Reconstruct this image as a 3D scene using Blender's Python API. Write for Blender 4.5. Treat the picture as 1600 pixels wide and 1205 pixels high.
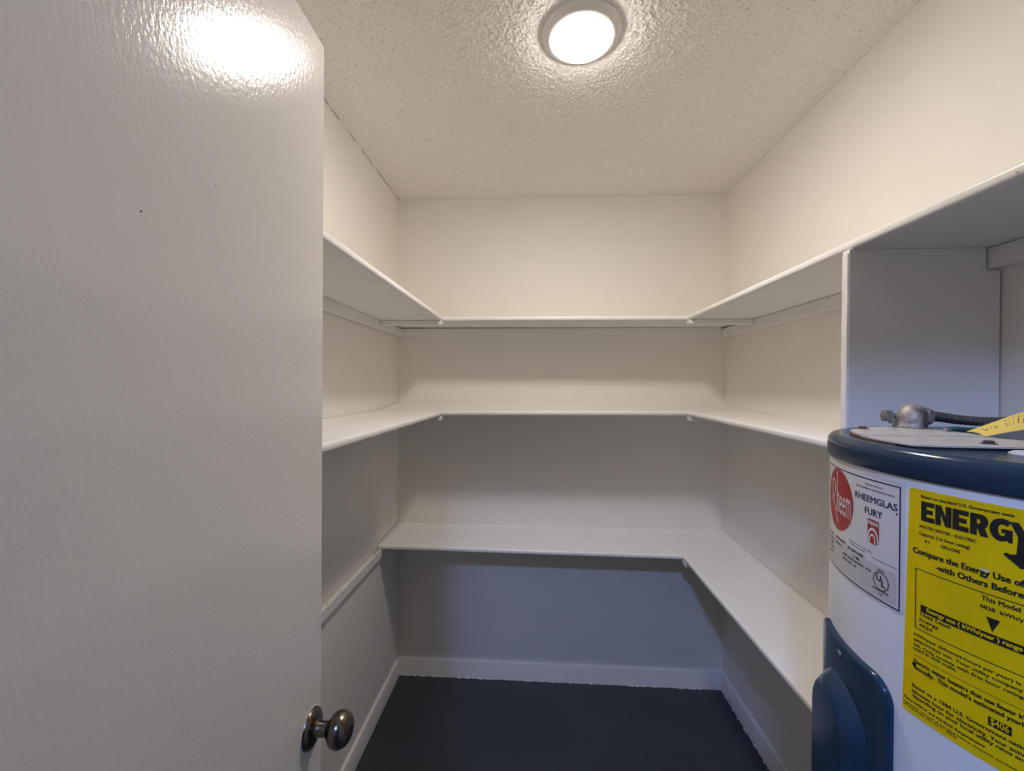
import bpy, bmesh, math, random
from mathutils import Vector, Matrix, noise

random.seed(7)
S = bpy.context.scene
COL = S.collection
PI = math.pi
for o in list(bpy.data.objects):
    bpy.data.objects.remove(o)

# ------------------------------------------------------------------ camera, world, exposure
CAM_H = 1.4974
cam_d = bpy.data.cameras.new('camera')
cam_d.sensor_fit = 'HORIZONTAL'
cam_d.sensor_width = 36.0
cam_d.lens = 14.768
cam_d.clip_start = 0.02
cam = bpy.data.objects.new('camera', cam_d)
COL.objects.link(cam)
_R = ((0.9983127858653267, -0.006915915207531809, 0.05765198777711312),
      (0.05767916546377456, 0.00379667643902034, -0.9983279516869293),
      (0.006685465519519662, 0.9999688771981153, 0.0041891748504563064))
cam.matrix_world = Matrix.Translation((0, 0, CAM_H)) @ Matrix(_R).to_4x4()
S.camera = cam

w = bpy.data.worlds.new('world')
w.use_nodes = True
w.node_tree.nodes['Background'].inputs[0].default_value = (0.5, 0.62, 1.0, 1)
w.node_tree.nodes['Background'].inputs[1].default_value = 0.02
S.world = w

vs = S.view_settings
S.display_settings.display_device = 'sRGB'
vs.view_transform = 'Standard'
vs.look = 'None'
vs.gamma = 1.0
vs.use_curve_mapping = False
vs.exposure = 0.0
LAMP_POWER = 155.0            # radiance of the closet lamp's lens
LAMP_COLOUR = (1.0, 0.918, 0.845)
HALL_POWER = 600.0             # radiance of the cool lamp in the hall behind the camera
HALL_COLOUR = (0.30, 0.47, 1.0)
try:
    S.cycles.use_denoising = True
    S.cycles.max_bounces = 12
    S.cycles.diffuse_bounces = 8
except Exception:
    pass

# ------------------------------------------------------------------ materials
def lin(c):
    return tuple(((x / 255) / 12.92 if x / 255 <= 0.04045 else (((x / 255) + 0.055) / 1.055) ** 2.4) for x in c)


def mat(name, col, rough=0.6, metal=0.0, var=0.05, vscale=8.0, bump=0.0, bscale=60.0, bdist=0.002, stretch=(1, 1, 1),
        spec=0.5, col2=None, c2scale=20.0, c2lo=0.55, c2hi=0.7, detail=4.0, rvar=0.0, coat=0.0, voro=0.0, vscale2=150.0):
    m = bpy.data.materials.new(name)
    m.use_nodes = True
    nt = m.node_tree
    N, L = nt.nodes, nt.links
    b = N['Principled BSDF']
    b.inputs['Roughness'].default_value = rough
    b.inputs['Metallic'].default_value = metal
    b.inputs['Specular IOR Level'].default_value = spec
    if coat:
        b.inputs['Coat Weight'].default_value = coat
        b.inputs['Coat Roughness'].default_value = 0.12
    tc = N.new('ShaderNodeTexCoord')
    mp = N.new('ShaderNodeMapping')
    mp.inputs['Scale'].default_value = stretch
    L.new(tc.outputs['Object'], mp.inputs['Vector'])
    n1 = N.new('ShaderNodeTexNoise')
    n1.inputs['Scale'].default_value = vscale
    n1.inputs['Detail'].default_value = detail
    L.new(mp.outputs[0], n1.inputs['Vector'])
    r1 = N.new('ShaderNodeMapRange')
    r1.inputs[1].default_value = 0.3
    r1.inputs[2].default_value = 0.7
    r1.inputs[3].default_value = 1 - var
    r1.inputs[4].default_value = 1 + var
    L.new(n1.outputs[0], r1.inputs[0])
    mul = N.new('ShaderNodeVectorMath')
    mul.operation = 'SCALE'
    mul.inputs[0].default_value = col[:3]
    L.new(r1.outputs[0], mul.inputs['Scale'])
    out = mul.outputs[0]
    if col2:
        n2 = N.new('ShaderNodeTexNoise')
        n2.inputs['Scale'].default_value = c2scale
        n2.inputs['Detail'].default_value = 6
        L.new(mp.outputs[0], n2.inputs['Vector'])
        r2 = N.new('ShaderNodeMapRange')
        r2.inputs[1].default_value = c2lo
        r2.inputs[2].default_value = c2hi
        L.new(n2.outputs[0], r2.inputs[0])
        mx = N.new('ShaderNodeMix')
        mx.data_type = 'RGBA'
        L.new(r2.outputs[0], mx.inputs[0])
        L.new(out, mx.inputs[6])
        mx.inputs[7].default_value = (*col2, 1)
        out = mx.outputs[2]
    L.new(out, b.inputs['Base Color'])
    if rvar:
        r3 = N.new('ShaderNodeMapRange')
        r3.inputs[1].default_value = 0.3
        r3.inputs[2].default_value = 0.7
        r3.inputs[3].default_value = rough - rvar
        r3.inputs[4].default_value = rough + rvar
        L.new(n1.outputs[0], r3.inputs[0])
        L.new(r3.outputs[0], b.inputs['Roughness'])
    if bump:
        nb = N.new('ShaderNodeTexNoise')
        nb.inputs['Scale'].default_value = bscale
        nb.inputs['Detail'].default_value = 3
        L.new(mp.outputs[0], nb.inputs['Vector'])
        h = nb.outputs[0]
        if voro:
            vo = N.new('ShaderNodeTexVoronoi')
            vo.inputs['Scale'].default_value = vscale2
            vo.feature = 'SMOOTH_F1'
            L.new(mp.outputs[0], vo.inputs['Vector'])
            ma = N.new('ShaderNodeMath')
            ma.operation = 'MULTIPLY_ADD'
            L.new(vo.outputs['Distance'], ma.inputs[0])
            ma.inputs[1].default_value = -voro
            L.new(h, ma.inputs[2])
            h = ma.outputs[0]
        bp = N.new('ShaderNodeBump')
        bp.inputs['Strength'].default_value = bump
        bp.inputs['Distance'].default_value = bdist
        L.new(h, bp.inputs['Height'])
        L.new(bp.outputs[0], b.inputs['Normal'])
    return m


def emis(name, col, strength):
    m = bpy.data.materials.new(name)
    m.use_nodes = True
    nt = m.node_tree
    b = nt.nodes['Principled BSDF']
    b.inputs['Base Color'].default_value = (0.85, 0.85, 0.85, 1)
    b.inputs['Emission Color'].default_value = (*col, 1)
    b.inputs['Emission Strength'].default_value = strength
    return m


M = {}
M['wall'] = mat('wall_paint', (0.85, 0.82, 0.765), 0.62, var=0.015, bump=0.12, bscale=180, bdist=0.001)
M['hallwall'] = mat('hall_wall_paint', (0.22, 0.21, 0.195), 0.7, var=0.02)  # unseen hall walls and ceiling, darkened to cut their bounced light
M['ceiling'] = mat('popcorn_ceiling', (0.89, 0.86, 0.81), 0.9, var=0.03, vscale=140, bump=0.4, bscale=330, bdist=0.003, spec=0.1, col2=(0.60, 0.55, 0.48), c2scale=170, c2lo=0.60, c2hi=0.70)  # darker specks put the shade of pits, and some dirt, into the colour
M['trim'] = mat('white_trim_paint', (0.85, 0.835, 0.81), 0.42, var=0.02, bump=0.15, bscale=60, bdist=0.001, stretch=(1, 1, 1))
M['edge'] = mat('white_edge_paint', (0.86, 0.845, 0.83), 0.35, var=0.03, bump=0.2, bscale=120, bdist=0.0008)
M['chip'] = mat('bare_wood', (0.16, 0.12, 0.09), 0.8, var=0.3, vscale=90)
M['floor'] = mat('dark_floor_paint', (0.040, 0.046, 0.058), 0.55, var=0.15, vscale=3, bump=0.12, bscale=90, bdist=0.001)
M['hall_floor'] = mat('hall_carpet', (0.06, 0.057, 0.054), 0.95, var=0.15, vscale=200, bump=0.4, bscale=400)  # unseen hall floor, darkened to cut its bounced light
M['door'] = mat('door_gloss_paint', (0.78, 0.755, 0.72), 0.14, var=0.015, vscale=5, bump=0.23, bscale=230, bdist=0.0012, stretch=(1, 1.0, 0.6), spec=0.5)
M['bronze'] = mat('aged_bronze', (0.17, 0.145, 0.12), 0.24, metal=1.0, var=0.25, vscale=60, rvar=0.08)
M['tank'] = mat('white_enamel', (0.80, 0.80, 0.82), 0.32, var=0.015)
M['blue'] = mat('blue_enamel', (0.012, 0.036, 0.072), 0.2, var=0.08, vscale=30, spec=0.4)
M['plate'] = mat('galvanised_steel', (0.62, 0.585, 0.54), 0.42, metal=0.25, var=0.15, vscale=60, rvar=0.08, col2=(0.22, 0.17, 0.13), c2scale=60, c2lo=0.62, c2hi=0.75)
M['rust'] = mat('rusty_steel', (0.16, 0.075, 0.045), 0.8, metal=0.2, var=0.4, vscale=300)
M['cast'] = mat('cast_zinc', (0.34, 0.305, 0.27), 0.5, metal=0.4, var=0.3, vscale=90, col2=(0.13, 0.11, 0.095), c2scale=70, c2lo=0.5, c2hi=0.68, bump=0.3, bscale=250, bdist=0.001, rvar=0.1)
M['screw'] = mat('zinc_screw', (0.30, 0.30, 0.31), 0.35, metal=0.8, var=0.2, vscale=200)
M['dark_screw'] = mat('dark_screw', (0.10, 0.085, 0.10), 0.4, metal=0.6, var=0.2, vscale=200)
M['armour'] = mat('armoured_conduit', (0.20, 0.20, 0.21), 0.4, metal=0.8, var=0.2, vscale=90)
M['green'] = mat('green_wire', (0.03, 0.11, 0.085), 0.5, var=0.2, vscale=90)
M['yellow'] = mat('yellow_label', (0.86, 0.585, 0.003), 0.5, var=0.07, vscale=40, col2=(0.52, 0.33, 0.010), c2scale=90, c2lo=0.66, c2hi=0.8, spec=0.12)
M['tag'] = mat('yellow_tag_paper', (0.78, 0.60, 0.13), 0.6, var=0.05, vscale=60)
M['ink'] = mat('black_ink', (0.010, 0.010, 0.010), 0.45, var=0.2, vscale=100)
M['sticker'] = mat('silver_white_sticker', (0.68, 0.66, 0.64), 0.35, var=0.02)
M['greypanel'] = mat('grey_sticker_panel', (0.55, 0.53, 0.51), 0.4, var=0.03)
M['navy'] = mat('navy_ink', (0.020, 0.022, 0.10), 0.45, var=0.1)
M['red'] = mat('red_ink', (0.38, 0.024, 0.022), 0.42, var=0.05)
M['pale'] = mat('pale_ink', (0.72, 0.66, 0.62), 0.45, var=0.02)
M['lampwhite'] = mat('white_lamp_plastic', (0.80, 0.79, 0.77), 0.4, var=0.01)
M['paledisc'] = mat('pale_disc', (0.55, 0.58, 0.62), 0.35, var=0.05)
M['lens'] = emis('lamp_lens', LAMP_COLOUR, LAMP_POWER)
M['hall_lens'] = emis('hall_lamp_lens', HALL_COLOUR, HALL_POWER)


# ------------------------------------------------------------------ helpers
def obj(name, bm, m, parent=None, smooth=None, loc=None):
    me = bpy.data.meshes.new(name)
    bmesh.ops.recalc_face_normals(bm, faces=bm.faces)
    bm.to_mesh(me)
    bm.free()
    me.materials.append(m)
    if smooth is not None:
        for p in me.polygons:
            p.use_smooth = True
        me.set_sharp_from_angle(angle=math.radians(smooth))
    o = bpy.data.objects.new(name, me)
    COL.objects.link(o)
    if parent:
        o.parent = parent
    if loc:
        o.location = loc
    return o


def tag(o, label, cat, group=None, kind=None):
    o['label'] = label
    o['category'] = cat
    if group:
        o['group'] = group
    if kind:
        o['kind'] = kind
    return o


def thing(name, label, cat, loc=(0, 0, 0), group=None, kind=None):
    o = bpy.data.objects.new(name, None)
    o.empty_display_size = 0.05
    COL.objects.link(o)
    o.location = loc
    return tag(o, label, cat, group, kind)


def hexa(bm, v8):
    """eight corners: bottom 4 counter-clockwise, then top 4"""
    v = [bm.verts.new(p) for p in v8]
    for f in ((3, 2, 1, 0), (4, 5, 6, 7), (0, 1, 5, 4), (1, 2, 6, 5), (2, 3, 7, 6), (3, 0, 4, 7)):
        bm.faces.new([v[i] for i in f])
    return v


def box(bm, x0, x1, y0, y1, z0, z1, bev=0.0, seg=2):
    b2 = bmesh.new()
    hexa(b2, [(x0, y0, z0), (x1, y0, z0), (x1, y1, z0), (x0, y1, z0), (x0, y0, z1), (x1, y0, z1), (x1, y1, z1), (x0, y1, z1)])
    if bev:
        bmesh.ops.bevel(b2, geom=list(b2.edges), offset=bev, segments=seg, affect='EDGES', profile=0.5)
    merge(bm, b2)
    return bm


def merge(bm, b2):
    me = bpy.data.meshes.new('tmp')
    b2.to_mesh(me)
    b2.free()
    bm.from_mesh(me)
    bpy.data.meshes.remove(me)


def new():
    return bmesh.new()


def boxo(name, m, parent, *a, bev=0.0, smooth=None):
    bm = new()
    box(bm, *a, bev=bev)
    return obj(name, bm, m, parent, smooth)


def lathe(bm, prof, n=48, axis='Z', origin=(0, 0, 0)):
    """profile [(radius, height)] spun round an axis through origin"""
    rings = []
    O = Vector(origin)

    def P(r, h, a):
        c, s = r * math.cos(a), r * math.sin(a)
        if axis == 'Z':
            return O + Vector((c, s, h))
        if axis == 'X':
            return O + Vector((h, c, s))
        return O + Vector((c, h, s))
    for r, h in prof:
        if r < 1e-6:
            rings.append([bm.verts.new(P(0, h, 0))])
        else:
            rings.append([bm.verts.new(P(r, h, 2 * PI * i / n)) for i in range(n)])
    for a, b in zip(rings, rings[1:]):
        for i in range(n):
            j = (i + 1) % n
            if len(a) == 1 and len(b) == 1:
                continue
            if len(a) == 1:
                bm.faces.new((a[0], b[i], b[j]))
            elif len(b) == 1:
                bm.faces.new((a[i], a[j], b[0]))
            else:
                bm.faces.new((a[i], a[j], b[j], b[i]))
    return bm


def tube(bm, pts, rad, n=10, ribs=0.0, per=1):
    """tube along points; ribs > 0 makes a spiral armour relief"""
    pts = [Vector(p) for p in pts]
    rings = []
    for k, p in enumerate(pts):
        t = (pts[min(k + 1, len(pts) - 1)] - pts[max(k - 1, 0)]).normalized()
        u = t.cross(Vector((0, 0, 1)))
        if u.length < 1e-3:
            u = t.cross(Vector((0, 1, 0)))
        u.normalize()
        v = u.cross(t)
        ring = []
        for i in range(n):
            a = 2 * PI * i / n
            r = rad * (1 + ribs * math.sin(2 * PI * k / per + a))
            ring.append(bm.verts.new(p + (u * math.cos(a) + v * math.sin(a)) * r))
        rings.append(ring)
    for a, b in zip(rings, rings[1:]):
        for i in range(n):
            bm.faces.new((a[i], a[(i + 1) % n], b[(i + 1) % n], b[i]))
    bm.faces.new(rings[0][::-1])
    bm.faces.new(rings[-1])
    return bm


# ------------------------------------------------------------------ the room shell
XL, XR, YB, YF, H = -0.7009, 0.9273, 2.1232, -0.10, 2.44
TH = 0.10


def struct(name, bm, m, label, cat, smooth=None, parent=None):
    o = obj(name, bm, m, parent, smooth)
    o['kind'] = 'structure'
    if not parent:
        o['label'] = label
        o['category'] = cat
    return o


bm = new(); box(bm, XL - TH, XR + TH, YF - 0.05, YB + TH, -0.1, 0)
struct('floor', bm, M['floor'], 'dark slate painted closet floor', 'floor')
bm = new(); box(bm, -1.6, 1.6, -2.7, YF - 0.05, -0.1, 0)
struct('floor_hall', bm, M['hall_floor'], 'darkened floor of the hall behind the camera', 'floor')
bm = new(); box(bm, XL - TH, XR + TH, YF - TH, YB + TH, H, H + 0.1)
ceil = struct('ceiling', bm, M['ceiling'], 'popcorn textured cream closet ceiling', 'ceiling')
# sprayed popcorn relief: a fine sheet of lumps hugging the ceiling
PS = 0.0024
nx, ny = int((XR - XL + 0.02) / PS), int((YB - YF) / PS)
vv, ff = [], []
for j in range(ny + 1):
    for i in range(nx + 1):
        x, y = XL - 0.012 + i * PS, YF + j * PS
        a = noise.noise(Vector((x * 230, y * 230, 0.5)))
        b_ = noise.noise(Vector((x * 70, y * 70, 9.5)))
        hgt = max(-0.25, a + 0.30 * b_) * 0.0030 + 0.0008
        vv.append((x, y, H - 0.0006 - hgt))
for j in range(ny):
    for i in range(nx):
        k = j * (nx + 1) + i
        ff.append((k, k + nx + 1, k + nx + 2, k + 1))
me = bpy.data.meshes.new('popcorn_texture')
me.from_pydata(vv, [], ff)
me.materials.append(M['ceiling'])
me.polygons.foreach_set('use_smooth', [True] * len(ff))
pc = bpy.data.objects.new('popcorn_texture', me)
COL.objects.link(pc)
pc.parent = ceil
pc['kind'] = 'stuff'
# dark cracked joint between ceiling and left wall
M['crack'] = mat('open_joint', (0.20, 0.165, 0.13), 0.9, var=0.3, vscale=200)
bm = new()
rnd = random.Random(21)
y = 0.95
while y < YB - 0.01:
    l = rnd.uniform(0.01, 0.07)
    if rnd.random() < 0.72:
        hgt = rnd.uniform(0.0004, 0.0016) * (1.0 if y > 1.35 else 0.6)
        xx = XL - 0.004 - 0.006 * (y - YF) / (YB - YF)
        hexa(bm, [(xx - 0.002, y, H - 0.0045 - hgt), (xx + 0.0006, y, H - 0.0045 - hgt * .6), (xx + 0.0006, y + l, H - 0.0045 - hgt), (xx - 0.002, y + l, H - 0.0045 - hgt),
                  (xx - 0.002, y, H - 0.003), (xx + 0.0006, y, H - 0.003), (xx + 0.0006, y + l, H - 0.003), (xx - 0.002, y + l, H - 0.003)])
    y += l + rnd.uniform(0.0, 0.02)
jc = obj('joint_crack', bm, M['crack'], ceil)
jc['kind'] = 'stuff'
bm = new(); box(bm, -1.6, 1.6, -2.7, YF - TH, H, H + 0.1)
struct('ceiling_hall', bm, M['hallwall'], 'plain ceiling of the hall behind the camera', 'ceiling')
bm = new(); box(bm, XL - TH, XR + TH, YB, YB + TH, 0, H)
struct('wall_back', bm, M['wall'], 'cream back wall behind the shelves', 'wall')
bm = new()
hexa(bm, [(XL - TH, YF, 0), (XL, YF, 0), (XL, YB, 0), (XL - TH, YB, 0),
          (XL - TH, YF, H), (XL - 0.004, YF, H), (XL - 0.010, YB, H), (XL - TH, YB, H)])
struct('wall_left', bm, M['wall'], 'cream left wall beyond the open door', 'wall')
bm = new(); box(bm, XR, XR + TH, YF, YB, 0, H)
struct('wall_right', bm, M['wall'], 'cream right wall behind the water heater', 'wall')
DX0, DX1, DZ = -0.380, 0.40, 2.106  # unseen opening raised above the door so the hall light clears the header
bm = new()
box(bm, -1.6, DX0, YF - TH, YF, 0, H); box(bm, DX1, 1.6, YF - TH, YF, 0, H); box(bm, DX0, DX1, YF - TH, YF, DZ, H)
struct('wall_front', bm, M['wall'], 'cream front wall with the doorway the camera stands in', 'wall')
bm = new(); box(bm, -1.7, -1.6, -2.7, YF - TH, 0, H)
struct('wall_hall_left', bm, M['hallwall'], 'left wall of the hall behind the camera', 'wall')
bm = new(); box(bm, 1.6, 1.7, -2.7, YF - TH, 0, H)
struct('wall_hall_right', bm, M['hallwall'], 'right wall of the hall behind the camera', 'wall')
bm = new(); box(bm, -1.7, 1.7, -2.8, -2.7, 0, H)
struct('wall_hall_rear', bm, M['hallwall'], 'rear wall of the hall behind the camera', 'wall')

BH, BT = 0.089, 0.012


def base_profile(bm, p0, p1, inward):
    """baseboard run from p0 to p1 (2D on the wall line), rounded top inner edge"""
    prof = [(0, 0), (BT, 0), (BT, BH - 0.008), (BT - 0.0025, BH - 0.0025), (BT - 0.008, BH), (0, BH)]
    rows = []
    n = 40
    for k in range(n + 1):
        t = k / n
        x = p0[0] + (p1[0] - p0[0]) * t
        y = p0[1] + (p1[1] - p0[1]) * t
        rows.append([bm.verts.new((x + inward[0] * u, y + inward[1] * u, v + (0.0012 * noise.noise(Vector((x * 14, y * 14, 3))) if v > 0.05 else 0))) for u, v in prof])
    for a, b in zip(rows, rows[1:]):
        for i in range(len(prof)):
            j = (i + 1) % len(prof)
            bm.faces.new((a[i], a[j], b[j], b[i]))
    bm.faces.new(rows[0]); bm.faces.new(rows[-1][::-1])
    return bm


struct('baseboard_back', base_profile(new(), (XL, YB), (XR, YB), (0, -1)), M['trim'], 'white baseboard along the back wall', 'baseboard', 40)
struct('baseboard_left', base_profile(new(), (XL, YF), (XL, YB - BT), (1, 0)), M['trim'], 'white baseboard along the left wall', 'baseboard', 40)
struct('baseboard_right', base_profile(new(), (XR, 0.9140), (XR, YB - BT), (-1, 0)), M['trim'], 'white baseboard along the right wall under the low shelf', 'baseboard', 40)


# ragged dark gap and flaking paint where floor paint stops short of the baseboards (thin paint slivers lying on the floor)
def ragged(p0, p1, inward, seed, wmax, dens):
    rnd = random.Random(seed)
    b = new()
    L = math.hypot(p1[0] - p0[0], p1[1] - p0[1])
    n = int(L / 0.012)
    for k in range(n):
        if rnd.random() > dens:
            continue
        t0, t1 = k / n, (k + rnd.uniform(0.5, 1.3)) / n
        wd = rnd.uniform(0.2, 1.0) * wmax
        q = []
        for t, s in ((t0, 0), (t1, 0), (t1 - 0.2 / n, wd * rnd.uniform(.5, 1)), (t0 + 0.2 / n, wd)):
            q.append((p0[0] + (p1[0] - p0[0]) * t + inward[0] * s, p0[1] + (p1[1] - p0[1]) * t + inward[1] * s))
        hexa(b, [(x, y, 0.0) for x, y in q] + [(x, y, 0.0008) for x, y in q])
    return b


o = obj('flaked_paint', ragged((XL + BT, YB - BT), (XR - BT, YB - BT), (0, -1), 3, 0.006, 0.45), M['trim'])
tag(o, 'ragged white paint flecks on the floor along the back baseboard', 'paint flecks', kind='stuff')
o = obj('flaked_paint', ragged((XR - BT, 0.95), (XR - BT, YB - BT), (-1, 0), 5, 0.006, 0.4), M['trim'])
tag(o, 'ragged white paint flecks on the floor along the right baseboard', 'paint flecks', kind='stuff')

# doorway casing (jamb lining) at the opening the camera looks through
bm = new()
box(bm, DX0 - 0.06, DX0, YF - TH - 0.015, YF - TH, 0, DZ + 0.06, bev=0.003)
struct('trim_1', bm, M['trim'], 'white left door casing on the hall side', 'trim')
bm = new()
box(bm, DX1, DX1 + 0.06, YF - TH - 0.015, YF - TH, 0, DZ + 0.06, bev=0.003)
struct('trim_2', bm, M['trim'], 'white right door casing on the hall side', 'trim')
bm = new()
box(bm, DX0, DX1, YF - TH - 0.015, YF - TH, DZ, DZ + 0.06, bev=0.003)
struct('trim_3', bm, M['trim'], 'white head casing above the doorway on the hall side', 'trim')

# ------------------------------------------------------------------ the open door
DFX = -0.339                      # face of the door towards the camera
bm = new()
box(bm, DFX - 0.035, DFX, YF - 0.09, 0.6506, 0.012, 2.030, bev=0.0022, seg=1)
door = struct('door_1', bm, M['door'], 'glossy white slab door standing open at the left', 'door')
# the door stands a touch past square: turned about its free edge
door.matrix_world = Matrix.Translation((DFX, 0.6506, 0)) @ Matrix.Rotation(math.radians(1.5), 4, 'Z') @ Matrix.Translation((-DFX, -0.6506, 0))
KY, KZ = 0.617, 0.972


def knob(side):
    kn = obj('door_knob', lathe(new(), [(0.0, 0.068), (0.010, 0.0675), (0.019, 0.065), (0.0245, 0.061), (0.0285, 0.0545), (0.0302, 0.0490), (0.0298, 0.0440),
                                        (0.0275, 0.0390), (0.0225, 0.0345), (0.0165, 0.0310), (0.0135, 0.028), (0.0125, 0.021), (0.0135, 0.0135), (0.016, 0.011), (0.016, 0.004), (0.0, 0.004)],
                                  48, 'X'), M['bronze'], door, 35)
    kn.scale = (0.93, 0.83, 0.83)
    kn.location = (DFX if side > 0 else DFX - 0.035, KY, KZ)
    kn.rotation_euler = (0, 0, 0 if side > 0 else PI)
    obj('rosette', lathe(new(), [(0.0, 0.0105), (0.016, 0.0105), (0.022, 0.0095), (0.0285, 0.0075), (0.0325, 0.0045), (0.0340, 0.0015), (0.0340, 0.0), (0.0, 0.0)], 48, 'X'), M['bronze'], kn, 40)
    # unpainted ring of old paint round the rosette
    b = new()
    n = 56
    r0, r1 = [], []
    for i in range(n):
        a = 2 * PI * i / n
        R = 0.0372 + 0.0012 * noise.noise(Vector((math.cos(a) * 3, math.sin(a) * 3, 1)))
        r0.append(b.verts.new((0.0006, 0.0335 * math.cos(a), 0.0335 * math.sin(a))))
        r1.append(b.verts.new((0.0002, R * math.cos(a), R * math.sin(a))))
    for i in range(n):
        b.faces.new((r0[i], r0[(i + 1) % n], r1[(i + 1) % n], r1[i]))
    obj('paint_ring', b, M['edge'], kn)
    return kn


knob(1)
knob(-1)
lp = boxo('latch_plate', M['bronze'], door, DFX - 0.029, DFX - 0.006, 0.6500, 0.6518, KZ - 0.028, KZ + 0.028)
for hz in (0.25, 1.05, 1.80):
    bm = new()
    lathe(bm, [(0, -0.045), (0.007, -0.045), (0.007, 0.045), (0, 0.045)], 14, 'Z', (DFX + 0.004, YF - 0.085, hz))
    obj('hinge', bm, M['bronze'], door, 30)
# nicks in the paint
bm = new()
for (y, z, r) in ((0.333, 1.6395, 0.0010), (0.417, 1.70, 0.0006), (0.6, 1.70, 0.0006)):
    lathe(bm, [(r, 0.0), (r * 0.8, 0.0004), (0, 0.0005)], 7, 'X', (DFX, y, z))
obj('paint_nick', bm, M['chip'], door)['kind'] = 'stuff'

# ------------------------------------------------------------------ shelves
ST = 0.019                        # board thickness
SW = 0.012                        # depth of the rounded front edge strip
SY = 1.829                        # front of the back boards
PROF = [(0.0, 0.0), (SW - 0.0058, 0.0), (SW - 0.0025, -0.0011), (SW - 0.0005, -0.0038), (SW, -0.0072), (SW, -0.0125), (SW - 0.0008, -0.0158), (SW - 0.0028, -0.0182), (SW - 0.0060, -0.0190), (0.0, -ST)]


def board(name, top, label, group):
    """top: four (x, y, z) corners counter-clockwise"""
    b = new()
    hexa(b, [(x, y, z - ST) for x, y, z in top] + list(top))
    o = obj(name, b, M['trim'])
    return tag(o, label, 'shelf', group)


def edge(parent, p0, p1, out, seed, miter0=0.0, miter1=0.0):
    """rounded strip from p0 to p1; p0, p1 on the top back line of the strip"""
    b = new()
    p0, p1 = Vector(p0), Vector(p1)
    L = (p1 - p0).length
    d = (p1 - p0) / L
    n = max(8, int(L / 0.02))
    rows = []
    for k in range(n + 1):
        t = k / n
        row = []
        for i, (u, v) in enumerate(PROF):
            s = L * t + (miter0 * u if k == 0 else 0) + (miter1 * u if k == n else 0)
            q = p0 + d * s
            ju = 0.0006 * noise.noise(Vector((s * 30 + seed, u * 50, v * 50))) if 0 < i < len(PROF) - 1 else 0
            jv = 0.0005 * noise.noise(Vector((s * 9, seed, 2))) if 0 < i < len(PROF) - 1 else 0
            row.append(b.verts.new((q.x + out[0] * (u + ju), q.y + out[1] * (u + ju), q.z + v + jv)))
        rows.append(row)
    for r0, r1 in zip(rows, rows[1:]):
        for i in range(len(PROF) - 1):
            b.faces.new((r0[i], r0[i + 1], r1[i + 1], r1[i]))
        b.faces.new((r0[-1], r0[0], r1[0], r1[-1]))
    b.faces.new(rows[0]); b.faces.new(rows[-1][::-1])
    o = obj('edge_strip', b, M['edge'], parent, 50)
    # small chips in the painted edge
    rnd = random.Random(seed)
    c = new()
    for _ in range(max(2, int(L * 3))):
        s = rnd.uniform(0.02, L - 0.02)
        q = p0 + d * s
        l, hgt = rnd.uniform(0.002, 0.005), rnd.uniform(0.0004, 0.0009)
        dz, uu = rnd.choice(((0.0075, SW - 0.0002), (0.0125, SW - 0.0002), (0.0164, SW - 0.0012)))
        zz = q.z - dz
        a, e = q - d * l / 2, q + d * l / 2
        hexa(c, [(a.x + out[0] * uu, a.y + out[1] * uu, zz - hgt), (a.x + out[0] * (uu + .0004), a.y + out[1] * (uu + .0004), zz - hgt),
                 (e.x + out[0] * (uu + .0004), e.y + out[1] * (uu + .0004), zz - hgt), (e.x + out[0] * uu, e.y + out[1] * uu, zz - hgt),
                 (a.x + out[0] * uu, a.y + out[1] * uu, zz + hgt), (a.x + out[0] * (uu + .0004), a.y + out[1] * (uu + .0004), zz + hgt),
                 (e.x + out[0] * (uu + .0004), e.y + out[1] * (uu + .0004), zz + hgt), (e.x + out[0] * uu, e.y + out[1] * uu, zz + hgt)])
    obj('paint_chip', c, M['greychip'], o)['kind'] = 'stuff'
    return o


M['greychip'] = mat('chipped_paint', (0.55, 0.50, 0.44), 0.7, var=0.3, vscale=120)


def batten(parent, x0, x1, z1, y0=1.800, y1=1.8398, h=0.019):
    b = new()
    box(b, min(x0, x1), max(x0, x1), y0, y1, z1 - h, z1, bev=0.0015, seg=1)
    return obj('batten', b, M['trim'], parent)


LX = -0.4125


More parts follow.
